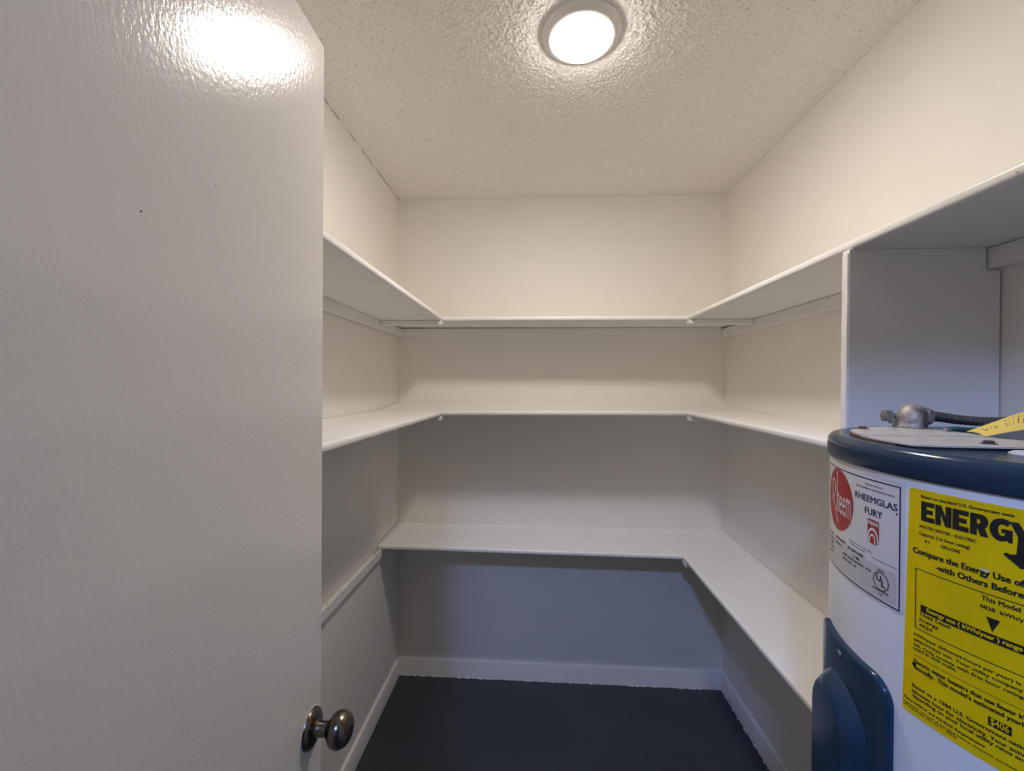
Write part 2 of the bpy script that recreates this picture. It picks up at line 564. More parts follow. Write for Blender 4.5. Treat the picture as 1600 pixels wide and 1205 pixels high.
def u_shelf(level, rx_back, rx_near, zbl, zbr, zfl, zfr, znl, znr, y_near_r, left=True, right=True, words=''):
    """one level: back board plus left and right boards that butt against its front line"""
    xl = LX if left else XL + 0.002
    gx0, gx1 = XL + 0.0015, XR - 0.0015
    f = (SW) / (YB - SY)
    ym = SY + SW

    def zi(x):
        t = (x - xl) / (rx_back - xl)
        return zfl + (zfr - zfl) * t
    b = board('shelf_board', [(gx0, ym, zi(gx0)), (gx1, ym, zi(gx1)), (gx1, YB - 0.001, zbr), (gx0, YB - 0.001, zbl)],
              words + ' white painted shelf board running along the back wall', 'shelf boards on the back wall')
    edge(b, (xl if left else gx0, ym, zi(xl)), (rx_back, ym, zi(rx_back)), (0, -1), level * 7 + 1,
         0, 0)
    if left:
        c = board('shelf_board', [(gx0, YF + 0.004, znl), (LX - SW, YF + 0.004, znl), (LX - SW, ym - 0.0008, zfl), (gx0, ym - 0.0008, zfl)],
                  words + ' white painted shelf board on the left wall behind the door', 'shelf boards on the left wall')
        edge(c, (LX - SW, YF + 0.004, znl), (LX - SW, ym - 0.0008, zfl), (1, 0), level * 7 + 2)
        batten(c, XL + 0.0205, LX - 0.001, zfl - ST - 0.0005)
    if right:
        c = board('shelf_board', [(rx_near + SW, y_near_r, znr), (gx1, y_near_r, znr), (gx1, ym - 0.0008, zfr), (rx_back + SW, ym - 0.0008, zfr)],
                  words + ' white painted shelf board on the right wall', 'shelf boards on the right wall')
        edge(c, (rx_near + SW, y_near_r, znr), (rx_back + SW, ym - 0.0008, zfr), (-1, 0), level * 7 + 3)
        batten(c, rx_back + 0.001, XR - 0.0285, zfr - ST - 0.0005)
    return b


PNY, PNT = 0.894, 0.019           # near face and thickness of the upright divider panel
u_shelf(1, 0.6399, 0.633, 1.799, 1.799, 1.7905, 1.7925, 1.7975, 1.7975, YF + 0.004, words='topmost')
u_shelf(2, 0.6433, 0.633, 1.402, 1.3966, 1.3738, 1.3842, 1.3815, 1.3795, PNY + PNT + 0.001, words='middle')
u_shelf(3, 0.6297, 0.633, 0.7815, 0.7815, 0.775, 0.7690, 0.765, 0.7650, PNY + PNT + 0.001, left=False, words='lowest')


def cleat(p, label, group=None):
    b = new()
    box(b, *p, bev=0.0012, seg=1)
    o = obj('shelf_cleat', b, M['trim'])
    return tag(o, label, 'cleat', group)


CT = 0.019
b = new()
hexa(b, [(XL + CT, YB - CT, 1.7345), (XR - .0275, YB - CT, 1.7345), (XR - .0275, YB - .0005, 1.7345), (XL + CT, YB - .0005, 1.7345),
         (XL + CT, YB - CT, 1.7735), (XR - .0275, YB - CT, 1.7792), (XR - .0275, YB - .0005, 1.7792), (XL + CT, YB - .0005, 1.7735)])
tag(obj('shelf_cleat', b, M['trim']), 'white wooden cleat along the back wall under the topmost shelf', 'cleat')
for xa, xb, za, zb, side in ((XL + 0.0005, XL + CT, 1.7765, 1.7698, 'left'), (XR - 0.0270, XR - 0.0005, 1.7768, 1.7716, 'right')):
    b = new()
    hexa(b, [(xa, YF + 0.004, 1.7345), (xb, YF + 0.004, 1.7345), (xb, YB - 0.0005, 1.7345), (xa, YB - 0.0005, 1.7345),
             (xa, YF + 0.004, za), (xb, YF + 0.004, za), (xb, YB - 0.0005, zb - 0.0006), (xa, YB - 0.0005, zb - 0.0006)])
    tag(obj('shelf_cleat', b, M['trim']), 'white wooden cleat along the ' + side + ' wall under the topmost shelf', 'cleat')
b = new()
y0, y1 = YF + 0.004, SY + 0.004
hexa(b, [(XL + 0.0005, y0, 0.729), (XL + CT, y0, 0.729), (XL + CT, y1, 0.7195), (XL + 0.0005, y1, 0.7195),
         (XL + 0.0005, y0, 0.774), (XL + CT, y0, 0.774), (XL + CT, y1, 0.7555), (XL + 0.0005, y1, 0.7555)])
bmesh.ops.bevel(b, geom=list(b.edges), offset=0.0015, segments=1, affect='EDGES')
lc = tag(obj('shelf_cleat', b, M['trim']), 'bare low cleat on the left wall with no shelf on it', 'cleat')
bm = new()
rnd = random.Random(4)
for (yy, s) in ((1.775, 0.006), (1.787, 0.004), (1.812, 0.005), (1.824, 0.004), (1.45, 0.003), (1.36, 0.003)):
    b2 = bmesh.new()
    bmesh.ops.create_icosphere(b2, subdivisions=1, radius=s)
    zt = 0.774 + (0.7555 - 0.774) * (yy - y0) / (y1 - y0)
    for v in b2.verts:
        v.co = Vector((v.co.x * rnd.uniform(.7, 1.5), v.co.y * rnd.uniform(.6, 1.8), v.co.z * rnd.uniform(.4, .9))) + Vector((XL + 0.010, yy, zt + s * 0.25))
    merge(bm, b2)
obj('splinter', bm, M['greychip'], lc)['kind'] = 'stuff'

# upright divider panel under the topmost shelf, notched round the wall cleat
PX0, PX1 = 0.635, 0.9228
prof = [(PX0, 0.001), (PX1, 0.001), (PX1, 1.7290), (0.8960, 1.7290), (0.8960, 1.7755), (PX0, 1.7755)]
bm = new()
fr = [bm.verts.new((x, PNY, z)) for x, z in prof]
bk = [bm.verts.new((x, PNY + PNT, z)) for x, z in prof]
bm.faces.new(fr); bm.faces.new(bk[::-1])
for i in range(len(prof)):
    j = (i + 1) % len(prof)
    bm.faces.new((fr[i], bk[i], bk[j], fr[j]))
pan = tag(obj('divider_panel', bm, M['panel'] if 'panel' in M else M['trim']), 'tall white upright board between the water heater and the right shelves', 'panel')
bm = new()
n = 60
rows = []
for k in range(n + 1):
    z = 0.002 + (1.768 - 0.002) * k / n
    jx = 0.0012 * noise.noise(Vector((z * 14, 5, 1)))
    rows.append([bm.verts.new((PX0, PNY + 0.0002, z)), bm.verts.new((PX0, PNY + PNT - 0.0002, z)), bm.verts.new((PX0 - 0.0030 + jx, PNY + PNT - 0.002, z)), bm.verts.new((PX0 - 0.0030 + jx, PNY + 0.002, z))])
for a, b in zip(rows, rows[1:]):
    for i in range(4):
        bm.faces.new((a[i], a[(i + 1) % 4], b[(i + 1) % 4], b[i]))
bm.faces.new(rows[0]); bm.faces.new(rows[-1][::-1])
M['brushed'] = mat('brushed_edge_paint', (0.82, 0.80, 0.79), 0.5, var=0.06, vscale=60, bump=0.6, bscale=70, bdist=0.002, stretch=(1, 2.2, 0.6))
obj('edge_strip', bm, M['brushed'], pan, 40)
# added unseen strips behind the gaps at wall and cleat, blocking light through them
bm = new()
box(bm, 0.9120, 0.9270, PNY + PNT + 0.0002, PNY + PNT + 0.008, 0.10, 1.7290)
obj('light_block_strip', bm, M['trim'], pan)
bm = new()
box(bm, 0.8880, 0.8998, PNY + PNT + 0.0002, PNY + PNT + 0.008, 1.7292, 1.7745)
obj('light_block_strip', bm, M['trim'], pan)

# ------------------------------------------------------------------ lamps
def disc_lamp(loc, label, lens, scale=1.0):
    t = thing('ceiling_lamp', label, 'lamp', loc)
    s = scale
    obj('trim_ring', lathe(new(), [(0.099 * s, 0.0), (0.1035 * s, -0.001), (0.1040 * s, -0.006), (0.1015 * s, -0.010), (0.090 * s, -0.0175), (0.0805 * s, -0.0225), (0.0785 * s, -0.0225), (0.0780 * s, -0.016), (0.0780 * s, 0.0)], 96), M['lampwhite'], t, 40)
    obj('lens', lathe(new(), [(0.0778 * s, -0.017), (0.0776 * s, -0.0240), (0.0740 * s, -0.0275), (0.062 * s, -0.0300), (0.040 * s, -0.0315), (0.020 * s, -0.0322), (0, -0.0324)], 64), lens, t, 60)
    return t


disc_lamp((0.1140, 1.137, H), 'round white ceiling lamp glowing above the closet', M['lens'])
disc_lamp((-0.28, -0.80, H), 'round cool white ceiling lamp in the hall behind the camera', M['hall_lens'])

# ------------------------------------------------------------------ the water heater
HX, HY, HR = 0.655, 0.520, 0.254
heater = thing('water_heater', 'white cylindrical electric water heater with a blue top under the right shelf', 'water heater', (HX, HY, 0))
TH0 = math.radians(189.5)


def wrap(s, z, h=0.0):
    """s millimetres along the skin, z millimetres above one metre, h metres off the skin -> point in heater space"""
    a = TH0 + s / 1000 / HR
    return Vector(((HR + h) * math.cos(a), (HR + h) * math.sin(a), 1.0 + z / 1000))


obj('tank', lathe(new(), [(0, 0.035), (HR, 0.035), (HR, 1.399), (HR - 0.004, 1.403), (0, 1.403)], 160), M['tank'], heater, 35)
for k in range(3):
    a = math.radians(60 + 120 * k)
    bm = new()
    box(bm, 0.20 * math.cos(a) - 0.02, 0.20 * math.cos(a) + 0.02, 0.20 * math.sin(a) - 0.02, 0.20 * math.sin(a) + 0.02, 0.0, 0.036, bev=0.003)
    obj('leg', bm, M['tank'], heater)
RL = HR + 0.0032
LZ = 1.4285
lidp = [(HR - 0.002, 1.3985), (RL - 0.0008, 1.3982), (RL, 1.3992), (RL + 0.0002, 1.4165)]
for k in range(1, 9):
    a = PI / 2 * k / 8
    lidp.append((RL + 0.0002 - 0.0110 * (1 - math.cos(a)), 1.4165 + 0.0120 * math.sin(a)))
lidp += [(RL - 0.016, LZ), (RL - 0.022, LZ - 0.0008), (0, LZ - 0.0008)]
obj('top_cover', lathe(new(), lidp, 160), M['blue'], heater, 40)
TZ = LZ - 0.0008


def slab(poly, z0, z1, bev=0.0008):
    b = new()
    lo = [b.verts.new((x - HX, y - HY, z0)) for x, y in poly]
    hi = [b.verts.new((x - HX, y - HY, z1)) for x, y in poly]
    b.faces.new(lo[::-1]); b.faces.new(hi)
    for i in range(len(poly)):
        j = (i + 1) % len(poly)
        b.faces.new((lo[i], lo[j], hi[j], hi[i]))
    return b


def arc_pts(r, a0, a1, n):
    return [(HX + r * math.cos(math.radians(a0 + (a1 - a0) * k / n)), HY + r * math.sin(math.radians(a0 + (a1 - a0) * k / n))) for k in range(n + 1)]


# junction plates on the top: a long front plate, and a rear one lying a little higher behind the crease
front_plate = [(0.80, 0.487), (0.80, 0.545), (0.60, 0.5478), (0.585, 0.5885)] + arc_pts(0.232, 163.5, 184.5, 10) + [(0.4290, 0.4965), (0.445, 0.4935), (0.468, 0.4915), (0.52, 0.4880), (0.60, 0.4870)]
fp = obj('junction_plate', slab(front_plate, TZ + 0.0022, TZ + 0.0040), M['plate'], heater)
rear_plate = [(0.60, 0.5845)] + [(0.60, 0.700)] + [(0.5625, 0.7080), (0.520, 0.690)] + arc_pts(0.2305, 146, 163.2, 8) + [(0.436, 0.5845)]
rp = obj('junction_plate', slab(rear_plate, TZ + 0.0030, TZ + 0.0052), M['plate'], heater)
# rusty underside lip of the plates
lip = arc_pts(0.2315, 147, 180, 14)
bm = new()
rows = [[bm.verts.new((x - HX, y - HY, TZ)), bm.verts.new((x - HX, y - HY, TZ + 0.0030)), bm.verts.new(((x - HX) * .985, (y - HY) * .985, TZ + 0.0030)), bm.verts.new(((x - HX) * .985, (y - HY) * .985, TZ))] for x, y in lip]
for a, b in zip(rows, rows[1:]):
    for i in range(4):
        bm.faces.new((a[i], a[(i + 1) % 4], b[(i + 1) % 4], b[i]))
bm.faces.new(rows[0]); bm.faces.new(rows[-1][::-1])
obj('rusty_lip', bm, M['rust'], rp)


def hexscrew(x, y, z, r, m, parent, wash=True):
    b = new()
    if wash:
        lathe(b, [(r, 0), (r, 0.0008), (r * 0.7, 0.0012), (0, 0.0012)], 24, 'Z', (x - HX, y - HY, z))
    lathe(b, [(r * 0.66, 0.001), (r * 0.66, 0.0032), (r * 0.5, 0.0040), (0, 0.0040)], 6, 'Z', (x - HX, y - HY, z))
    return obj('screw', b, m, parent, 30)


hexscrew(0.4935, 0.6648, TZ + 0.0052, 0.0075, M['rust'], rp)
hexscrew(0.5216, 0.5152, TZ + 0.0040, 0.0075, M['dark_screw'], fp)
hexscrew(0.5880, 0.6380, TZ + 0.0052, 0.0052, M['cast'], rp)
# green wire stub by the tag
bm = new()
tube(bm, [(0.5990 - HX, 0.6440 - HY, TZ + 0.0085), (0.6080 - HX, 0.6420 - HY, TZ + 0.0090), (0.6190 - HX, 0.6390 - HY, TZ + 0.0082), (0.6300 - HX, 0.6370 - HY, TZ + 0.0085)], 0.0034, 10)
gw = obj('ground_wire', bm, M['green'], heater, 50)
bm = new()
tube(bm, [(0.6290 - HX, 0.6372 - HY, TZ + 0.0085), (0.645 - HX, 0.634 - HY, TZ + 0.0078)], 0.0026, 8)
obj('bare_end', bm, M['rust'], gw, 50)
# pale raised disc on the lid
bm = new()
lathe(bm, [(0.0225, 0.0), (0.0225, 0.0012), (0.0195, 0.0030), (0.012, 0.0036), (0, 0.0038)], 40, 'Z', (0.5125 - HX, 0.4560 - HY, TZ))
obj('lid_disc', bm, M['paledisc'], heater, 40)

# cast conduit connector: a domed elbow with a collar, clamp and screw
CX, CY, CZ = 0.5875, 0.690, TZ + 0.0050
bm = new()
prof = [(0.0275, 0.0), (0.0282, 0.0015), (0.0278, 0.0040), (0.0262, 0.0055), (0.0256, 0.0120), (0.0240, 0.0200), (0.0212, 0.0275), (0.0170, 0.0335), (0.0110, 0.0378), (0.0050, 0.0395), (0, 0.0400)]
lathe(bm, prof, 48, 'Z', (0, 0, 0))
for v in bm.verts:                       # flatten the side where the conduit enters
    q = v.co.x * 0.62 - v.co.y * 0.78 - 0.0150
    if q > 0:
        v.co.x -= 0.62 * q * 0.92
        v.co.y += 0.78 * q * 0.92
cn = obj('conduit_connector', bm, M['cast'], heater, 50, (CX - HX, CY - HY, CZ))
cn.scale = (0.87, 0.87, 0.93)
bm = new()
lathe(bm, [(0.0125, 0.004), (0.0175, 0.006), (0.0180, 0.020), (0.0172, 0.026), (0.0150, 0.030), (0.0148, 0.036), (0.0155, 0.038), (0.0155, 0.047), (0.0140, 0.049), (0.0075, 0.049), (0.0075, 0.004)], 36, 'X', (0, 0, 0))
cl = obj('collar', bm, M['cast'], cn, 40, (0.006, 0.012, 0.0205))
cl.rotation_euler = (0, math.radians(4), math.radians(26))
bm = new()
lathe(bm, [(0, 0.046), (0.0105, 0.046), (0.0115, 0.050), (0.0105, 0.054), (0, 0.054)], 24, 'X')
cb = obj('bushing', bm, M['dark_screw'], cn, 40, (0.006, 0.012, 0.0205))
cb.rotation_euler = cl.rotation_euler
bm = new()
lathe(bm, [(0.0125, 0.0), (0.0125, 0.0016), (0, 0.0016)], 28, 'X')
for v in bm.verts:
    v.co.z = v.co.z * 1.05
mo = obj('mouth', bm, M['dark_screw'], cn, 40, (0.0102, -0.0126, 0.0150))
mo.rotation_euler = (0, 0, -math.atan2(0.78, 0.62))
# clamp saddle across the collar
bm = new()
box(bm, 0.010, 0.026, -0.021, -0.013, -0.010, 0.012, bev=0.002)
sd = obj('clamp', bm, M['cast'], cn, 40, (0.004, 0.008, 0.0200))
sd.rotation_euler = cl.rotation_euler
bm = new()
lathe(bm, [(0, -0.046), (0.0085, -0.046), (0.0105, -0.0450), (0.0105, -0.0380), (0.0112, -0.0372), (0.0112, -0.0350), (0.0048, -0.0350), (0.0045, -0.015), (0, -0.015)], 6, 'X')
cs = obj('clamp_screw', bm, M['screw'], cn, 30, (0.006, 0.010, 0.0190))
cs.rotation_euler = (0, 0, math.radians(-6))
bm = new()
box(bm, -0.039, -0.034, -0.003, 0.003, -0.0125, -0.006, bev=0.001)
obj('clamp_lug', bm, M['screw'], cn, None, (0.006, 0.010, 0.0190))

# armoured conduit from the connector to the wall
bm = new()
key = [Vector(p) for p in ((0.628, 0.7100, 1.4505), (0.655, 0.7225, 1.4480), (0.700, 0.7400, 1.4425), (0.750, 0.7570, 1.4385), (0.800, 0.7750, 1.4370), (0.850, 0.8000, 1.4370), (0.890, 0.8250, 1.4370), (0.916, 0.8430, 1.4370))]
pts = []
for a, b in zip(key, key[1:]):
    n = 22
    for k in range(n):
        pts.append(a.lerp(b, k / n))
for _ in range(12):
    pts = [pts[0]] + [(pts[i - 1] + pts[i] * 2 + pts[i + 1]) / 4 for i in range(1, len(pts) - 1)] + [pts[-1]]
tube(bm, [p - Vector((HX, HY, 0)) for p in pts], 0.0072, 12, ribs=0.16, per=5)
obj('conduit', bm, M['armour'], heater, 60)

# ---- labels and lettering
FONT_OBJS = []


def font_obj(txt, bold):
    c = bpy.data.curves.new('t', 'FONT')
    c.body = txt
    c.size = 1.0
    c.resolution_u = 2
    c.offset = 0.0
    c.space_word = 1.0
    o = bpy.data.objects.new('t', c)
    COL.objects.link(o)
    FONT_OBJS.append(o)
    return o


TEXT = [
    ('Based on standard U.S. Government tests', 11.4, 80.2, 381.6, 379.6, 3.4, 2.9, None),
    ('WATER HEATER - ELECTRIC', 9.8, 55.9, 349.5, 348.0, 3.4, 3.1, None),
    ('Capacity (1st hour rating)', 9.8, 51.4, 342.3, 340.2, 3.4, 3.1, None),
    ('61', 15.1, 19.2, 334.2, 334.5, 3.1, 3.1, None),
    ('GALLONS', 29.4, 44.5, 333.8, 334.1, 3.5, 3.4, None),
    ('Compare the Energy Use of this Water Heater', 4.2, 84.3, 320.7, 319.7, 6.8, 5.7, 'Compare the Energy Use o'),
    ('-with Others Before', 25.3, 86.2, 310.2, 309.7, 6.6, 5.7, None),
    ('This Model Uses', 59.9, 84.5, 295.5, 297.5, 4.8, 4.5, 'This Model'),
    ('4828  kWh/year', 58.7, 86.4, 288.7, 288.8, 3.9, 3.7, '4828  kWh/y'),
    ('Energy use ( kWh/year ) range of all similar models', 17.7, 71.9, 264.3, 261.8, 4.7, 4.1, 'Energy use ( kWh/year )'),
    ('Uses Least', 11.9, 37.9, 256.3, 255.7, 4.1, 3.8, None),
    ('Energy', 11.2, 28.0, 249.9, 250.1, 3.7, 3.6, None),
    ('4624', 10.9, 22.6, 244.6, 243.9, 3.7, 3.6, None),
    ('kWh/year (kilowatt-hours per year) is a measure of', 5.9, 83.1, 233.9, 230.9, 3.4, 2.9, 'kWh/year (kilowatt-hours per year) i'),
    ('(electricity) use. Your utility company uses it', 6.1, 86.5, 227.8, 225.7, 3.4, 2.9, '(electricity) use. Your utility company'),
    ('bill. Only models with first hour ratings of', 6.0, 86.6, 222.3, 220.1, 3.4, 2.8, 'bill. Only models with first hour rating'),
    ('used in this scale.', 5.6, 42.7, 215.8, 217.4, 3.4, 3.2, None),
    ('Electric water heaters that use fewer kWh', 6.0, 86.7, 205.1, 201.4, 4.8, 4.0, 'Electric water heaters that use fewer k'),
    ("annually.  This model's estimated yearly cost", 7.0, 86.8, 197.6, 195.7, 4.7, 4.0, "annually.  This model's estimated yearl"),
    ('Based on a 1984 U.S. Government national average', 4.7, 77.0, 179.5, 174.4, 4.1, 3.5, 'Based on a 1984 U.S. Government'),
    ('kilowatt hour for electricity. Your actual cost', 4.7, 77.4, 173.3, 168.4, 4.1, 3.5, 'kilowatt hour for electricity. Your'),
    ('depending on your local utility rates and', 4.8, 80.6, 167.8, 164.0, 4.1, 3.4, 'depending on your local utility rates'),
    ('Meets NAECA and ASHRAE Requirements', -3.7, 63.2, 160.9, 157.4, 3.1, 2.7, None),
    ('Important: removal of this label before consumer purchase is a violation', -4.0, 83.7, 155.7, 153.3, 2.3, 1.8, 'Important: removal of this label before consumer purchase'),
    ('of federal law (42 U.S.C. 6302)', -4.0, 43.2, 152.2, 150.9, 2.3, 2.0, None),
    ('$406', 66.8, 78.5, 184.8, 183.8, 6.6, 6.3, None),
    ('THE #1 CHOICE', -58.6, -31.5, 378.1, 377.2, 2.4, 2.2, None),
    ('OF PLUMBING PROFESSIONALS', -73.9, -16.4, 373.0, 372.0, 2.4, 2.2, None),
    ('RHEEMGLAS', -75.7, -13.0, 358.6, 357.5, 8.4, 7.5, None),
    ('FURY', -57.6, -31.7, 342.7, 343.5, 8.6, 8.1, None),
    ('FIBER', -52.1, -36.3, 331.8, 331.8, 4.6, 4.5, None),
    ('MODEL 81V52D', -125.4, -98.4, 290.7, 288.9, 3.0, 3.0, None),
    ('PHASE 1', -127.8, -105.4, 282.8, 282.1, 2.6, 2.5, None),
    ('MFG. DATE / CODE', -90.2, -60.1, 288.6, 286.0, 2.9, 2.7, None),
    ('1-88', -77.1, -66.9, 280.6, 280.7, 2.8, 2.8, None),
    ('UPPER  VOLTS 240 ONLY   4-4.5', -103.4, -47.3, 275.2, 275.1, 2.9, 2.7, None),
    ('52 U.S. GAL.  10', -103.3, -73.0, 269.3, 269.4, 2.9, 2.8, None),
    ('LISTED', -37.5, -28.0, 282.5, 282.3, 1.9, 1.9, None),
    ('AUTOMATIC STORAGE', -44.2, -22.4, 259.0, 258.6, 2.1, 2.0, None),
    ('TYPE', -35.8, -29.7, 254.8, 254.5, 1.9, 1.9, None),
    ('Manufactured in U.S.A. by the makers', -87.3, -45.3, 298.8, 298.2, 1.5, 1.4, None),
    ('of quality water heaters', -87.2, -56.0, 295.5, 294.6, 1.5, 1.4, None),
    ('Montgomery, Alabama', -44.6, -12.9, 293.9, 292.7, 1.3, 1.3, None),
]


BOLD = {'Compare': .055, '-with': .055, 'This': .04, '4828': .04, '4624': .04, 'RHEEMGLAS': .035, 'FURY': .035, '$406': .015, 'Electric': .05, 'annually.': .05, 'THE': .02, 'OF': .02, 'FIBER': .05, 'MODEL': .06, 'PHASE': .06, 'MFG.': .06, 'UPPER': .06, '52': .06, '1-88': .06}
LABEL_END = 164.0                 # right edge of the yellow label, mm along the skin
jobs = []
for row in TEXT:
    txt, sub = row[0], row[7]
    jobs.append((row, font_obj(txt, BOLD.get(txt.split()[0], 0.0)), font_obj(sub, BOLD.get(txt.split()[0], 0.0)) if sub else None))
eem_f = font_obj('eem', 0.02)
h_f = font_obj('h', 0.012)
ul_u, ul_l = font_obj('U', 0.03), font_obj('L', 0.03)
tag_f = font_obj('LOT  10081', 0.0)
bpy.context.view_layer.update()
dg = bpy.context.evaluated_depsgraph_get()


def flat(o):
    ev = o.evaluated_get(dg)
    me = ev.to_mesh()
    b = new()
    b.from_mesh(me)
    ev.to_mesh_clear()
    bmesh.ops.triangulate(b, faces=b.faces)
    return b


def bounds(b):
    xs = [v.co.x for v in b.verts]
    ys = [v.co.y for v in b.verts]
    return min(xs), max(xs), min(ys), max(ys)


def cut(b, step):
    x0, x1, _, _ = bounds(b)
    x = x0 + step
    while x < x1:
        bmesh.ops.bisect_plane(b, geom=list(b.verts) + list(b.edges) + list(b.faces), plane_co=(x, 0, 0), plane_no=(1, 0, 0), dist=1e-6)
        x += step
    return b


def lay(dst, b, h):
    """flat mesh in mm (x along the skin, y up) wrapped onto the tank"""
    cut(b, 5.0)
    for v in b.verts:
        v.co = wrap(v.co.x, v.co.y, h)
    merge(dst, b)


def rect(x0, x1, y0, y1, r=0.0, n=5):
    """rounded rectangle outline in mm"""
    if r <= 0:
        return [(x0, y0), (x1, y0), (x1, y1), (x0, y1)]
    out = []
    for cx, cy, a0 in ((x1 - r, y0 + r, -90), (x1 - r, y1 - r, 0), (x0 + r, y1 - r, 90), (x0 + r, y0 + r, 180)):
        for k in range(n + 1):
            a = math.radians(a0 + 90 * k / n)
            out.append((cx + r * math.cos(a), cy + r * math.sin(a)))
    return out


def poly(dst, pts, h):
    b = new()
    f = b.faces.new([b.verts.new((x, y, 0)) for x, y in pts])
    f.normal_update()
    bmesh.ops.triangulate(b, faces=[f])
    lay(dst, b, h)


def ring(dst, outer, inner, h):
    b = new()
    o = [b.verts.new((x, y, 0)) for x, y in outer]
    i = [b.verts.new((x, y, 0)) for x, y in inner]
    n = len(o)
    for k in range(n):
        b.faces.new((o[k], o[(k + 1) % n], i[(k + 1) % n], i[k]))
    lay(dst, b, h)


def ell(cx, cy, rx, ry, n=40, a0=0, a1=360):
    return [(cx + rx * math.cos(math.radians(a0 + (a1 - a0) * k / n)), cy + ry * math.sin(math.radians(a0 + (a1 - a0) * k / n))) for k in range(n if a1 - a0 == 360 else n + 1)]


def ribbon(dst, pts, wd, h):
    b = new()
    rows = []
    P = [Vector((x, y)) for x, y in pts]
    for k, p in enumerate(P):
        t = (P[min(k + 1, len(P) - 1)] - P[max(k - 1, 0)]).normalized()
        nn = Vector((-t.y, t.x)) * wd / 2
        rows.append((b.verts.new((p.x + nn.x, p.y + nn.y, 0)), b.verts.new((p.x - nn.x, p.y - nn.y, 0))))
    for a, c in zip(rows, rows[1:]):
        b.faces.new((a[0], a[1], c[1], c[0]))
    lay(dst, b, h)


def sheet(name, pts, h, m, parent):
    """thin label with thickness wrapped on the tank"""
    b = new()
    f = b.faces.new([b.verts.new((x, y, 0)) for x, y in pts])
    f.normal_update()
    bmesh.ops.triangulate(b, faces=[f])
    cut(b, 5.0)
    top = b
    ex = bmesh.ops.extrude_face_region(top, geom=list(top.faces))
    ev = set(g for g in ex['geom'] if isinstance(g, bmesh.types.BMVert))
    for v in top.verts:
        v.co = wrap(v.co.x, v.co.y, h if v in ev else 0.00002)
    return obj(name, top, m, parent, 30)


yl = sheet('energy_label', [(x - (0.2 + 5.4 * (388.5 - y) / 241.0 if x < 20 else 0), y) for x, y in rect(0.0, LABEL_END, 146.0, 388.5, 4)], 0.00035, M['yellow'], heater)
rs = sheet('maker_sticker', rect(-172, -5.5, 245.0, 391.0, 5), 0.00035, M['sticker'], heater)
HB, HI, HW = 0.00055, 0.00075, 0.00095
black, pale_y, navy, red, pale, grey, black2 = new(), new(), new(), new(), new(), new(), new()


def put(dst, b, x0, x1, y, cap, h, xb=None, bold=0.03):
    """scale a flat text mesh so that its (or xb's) width spans x0..x1 and capitals are cap tall"""
    bx0, bx1, _, _ = bounds(b)
    wx0, wx1 = xb or (bx0, bx1)
    sx = (x1 - x0) / (wx1 - wx0)
    sy = cap / 0.73
    for v in b.verts:
        v.co = Vector((x0 + (v.co.x - wx0) * sx, y + v.co.y * sy, 0))
    d = bold * cap
    for k, (dx, dy) in enumerate(((-d, -d * .6), (d, -d * .6), (-d, d * .6), (d, d * .6))):
        c = b.copy()
        for v in c.verts:
            v.co += Vector((dx, dy, 0))
        lay(dst, c, h + k * 0.000004)
    b.free()


for row, fo, so in jobs:
    txt, s0, s1, z0, z1, c0, c1, sub = row
    b = flat(fo)
    xb = None
    if so:
        sb = flat(so)
        x = bounds(sb)
        sb.free()
        xb = (x[0], x[1])
    y = z0 * 0.35 + z1 * 0.65 if s0 > -10 else (z0 + z1) / 2
    cap = (c0 + c1) / 2
    bd = BOLD.get(txt.split()[0], 0.045)
    if txt.startswith('Energy use') or txt.startswith('$'):
        put(pale_y, b, s0, s1, y, cap, HI, xb, bd)
    elif txt == 'FIBER':
        put(pale, b, s0, s1, y, cap, HI, xb, bd)
    elif s0 > -10:
        put(black, b, s0, s1, y, cap, HB, xb, bd)
    elif txt[:3] in ('THE', 'OF ', 'RHE', 'FUR', 'Man', 'of ', 'Mon'):
        put(navy, b, s0, s1, y, cap, HB, xb, bd)
    else:
        put(black2, b, s0, s1, y, cap, HI, xb, bd)

# heavy word ENERGYGUIDE, drawn letter by letter (unit boxes, y up)
GLY = {
    'E': [[(0, 0), (1, 0), (1, .25), (.42, .25), (.42, .39), (.88, .39), (.88, .62), (.42, .62), (.42, .76), (1, .76), (1, 1), (0, 1)]],
    'N': [[(0, 0), (.36, 0), (.36, .56), (.62, 0), (1, 0), (1, 1), (.64, 1), (.64, .50), (.36, 1), (0, 1)]],
    'R': [[(0, 0), (.38, 0), (.38, .37), (.58, 0), (1, 0), (.80, .39), (.90, .47), (.97, .58), (.98, .72), (.93, .86), (.82, .95), (.66, 1), (0, 1), (0, .5), (.38, .55), (.38, .76), (.50, .76), (.56, .70), (.56, .61), (.50, .55), (.38, .55), (0, .5)]],
    'G': [[(1, .56), (.52, .56), (.52, .38), (.68, .38), (.66, .28), (.56, .24), (.46, .27), (.40, .36), (.38, .50), (.41, .64), (.48, .73), (.60, .76), (.80, .70), (.93, .92), (.78, .99), (.58, 1.02), (.36, .98), (.18, .88), (.05, .70), (0, .50), (.04, .30), (.14, .13), (.30, .02), (.48, -.02), (.66, .02), (.78, .08), (.80, 0), (1, 0)]],
    'U': [[(0, 1), (0, .35), (.06, .15), (.2, .03), (.5, -.03), (.8, .03), (.94, .15), (1, .35), (1, 1), (.64, 1), (.64, .40), (.6, .28), (.5, .24), (.4, .28), (.36, .40), (.36, 1)]],
    'I': [[(0, 0), (1, 0), (1, 1), (0, 1)]],
    'D': [[(0, 0), (.5, 0), (.75, .06), (.92, .22), (1, .5), (.92, .78), (.75, .94), (.5, 1), (0, 1), (0, .5), (.36, .5), (.36, .76), (.5, .75), (.6, .65), (.62, .5), (.6, .35), (.5, .25), (.36, .24), (.36, .5), (0, .5)]],
}


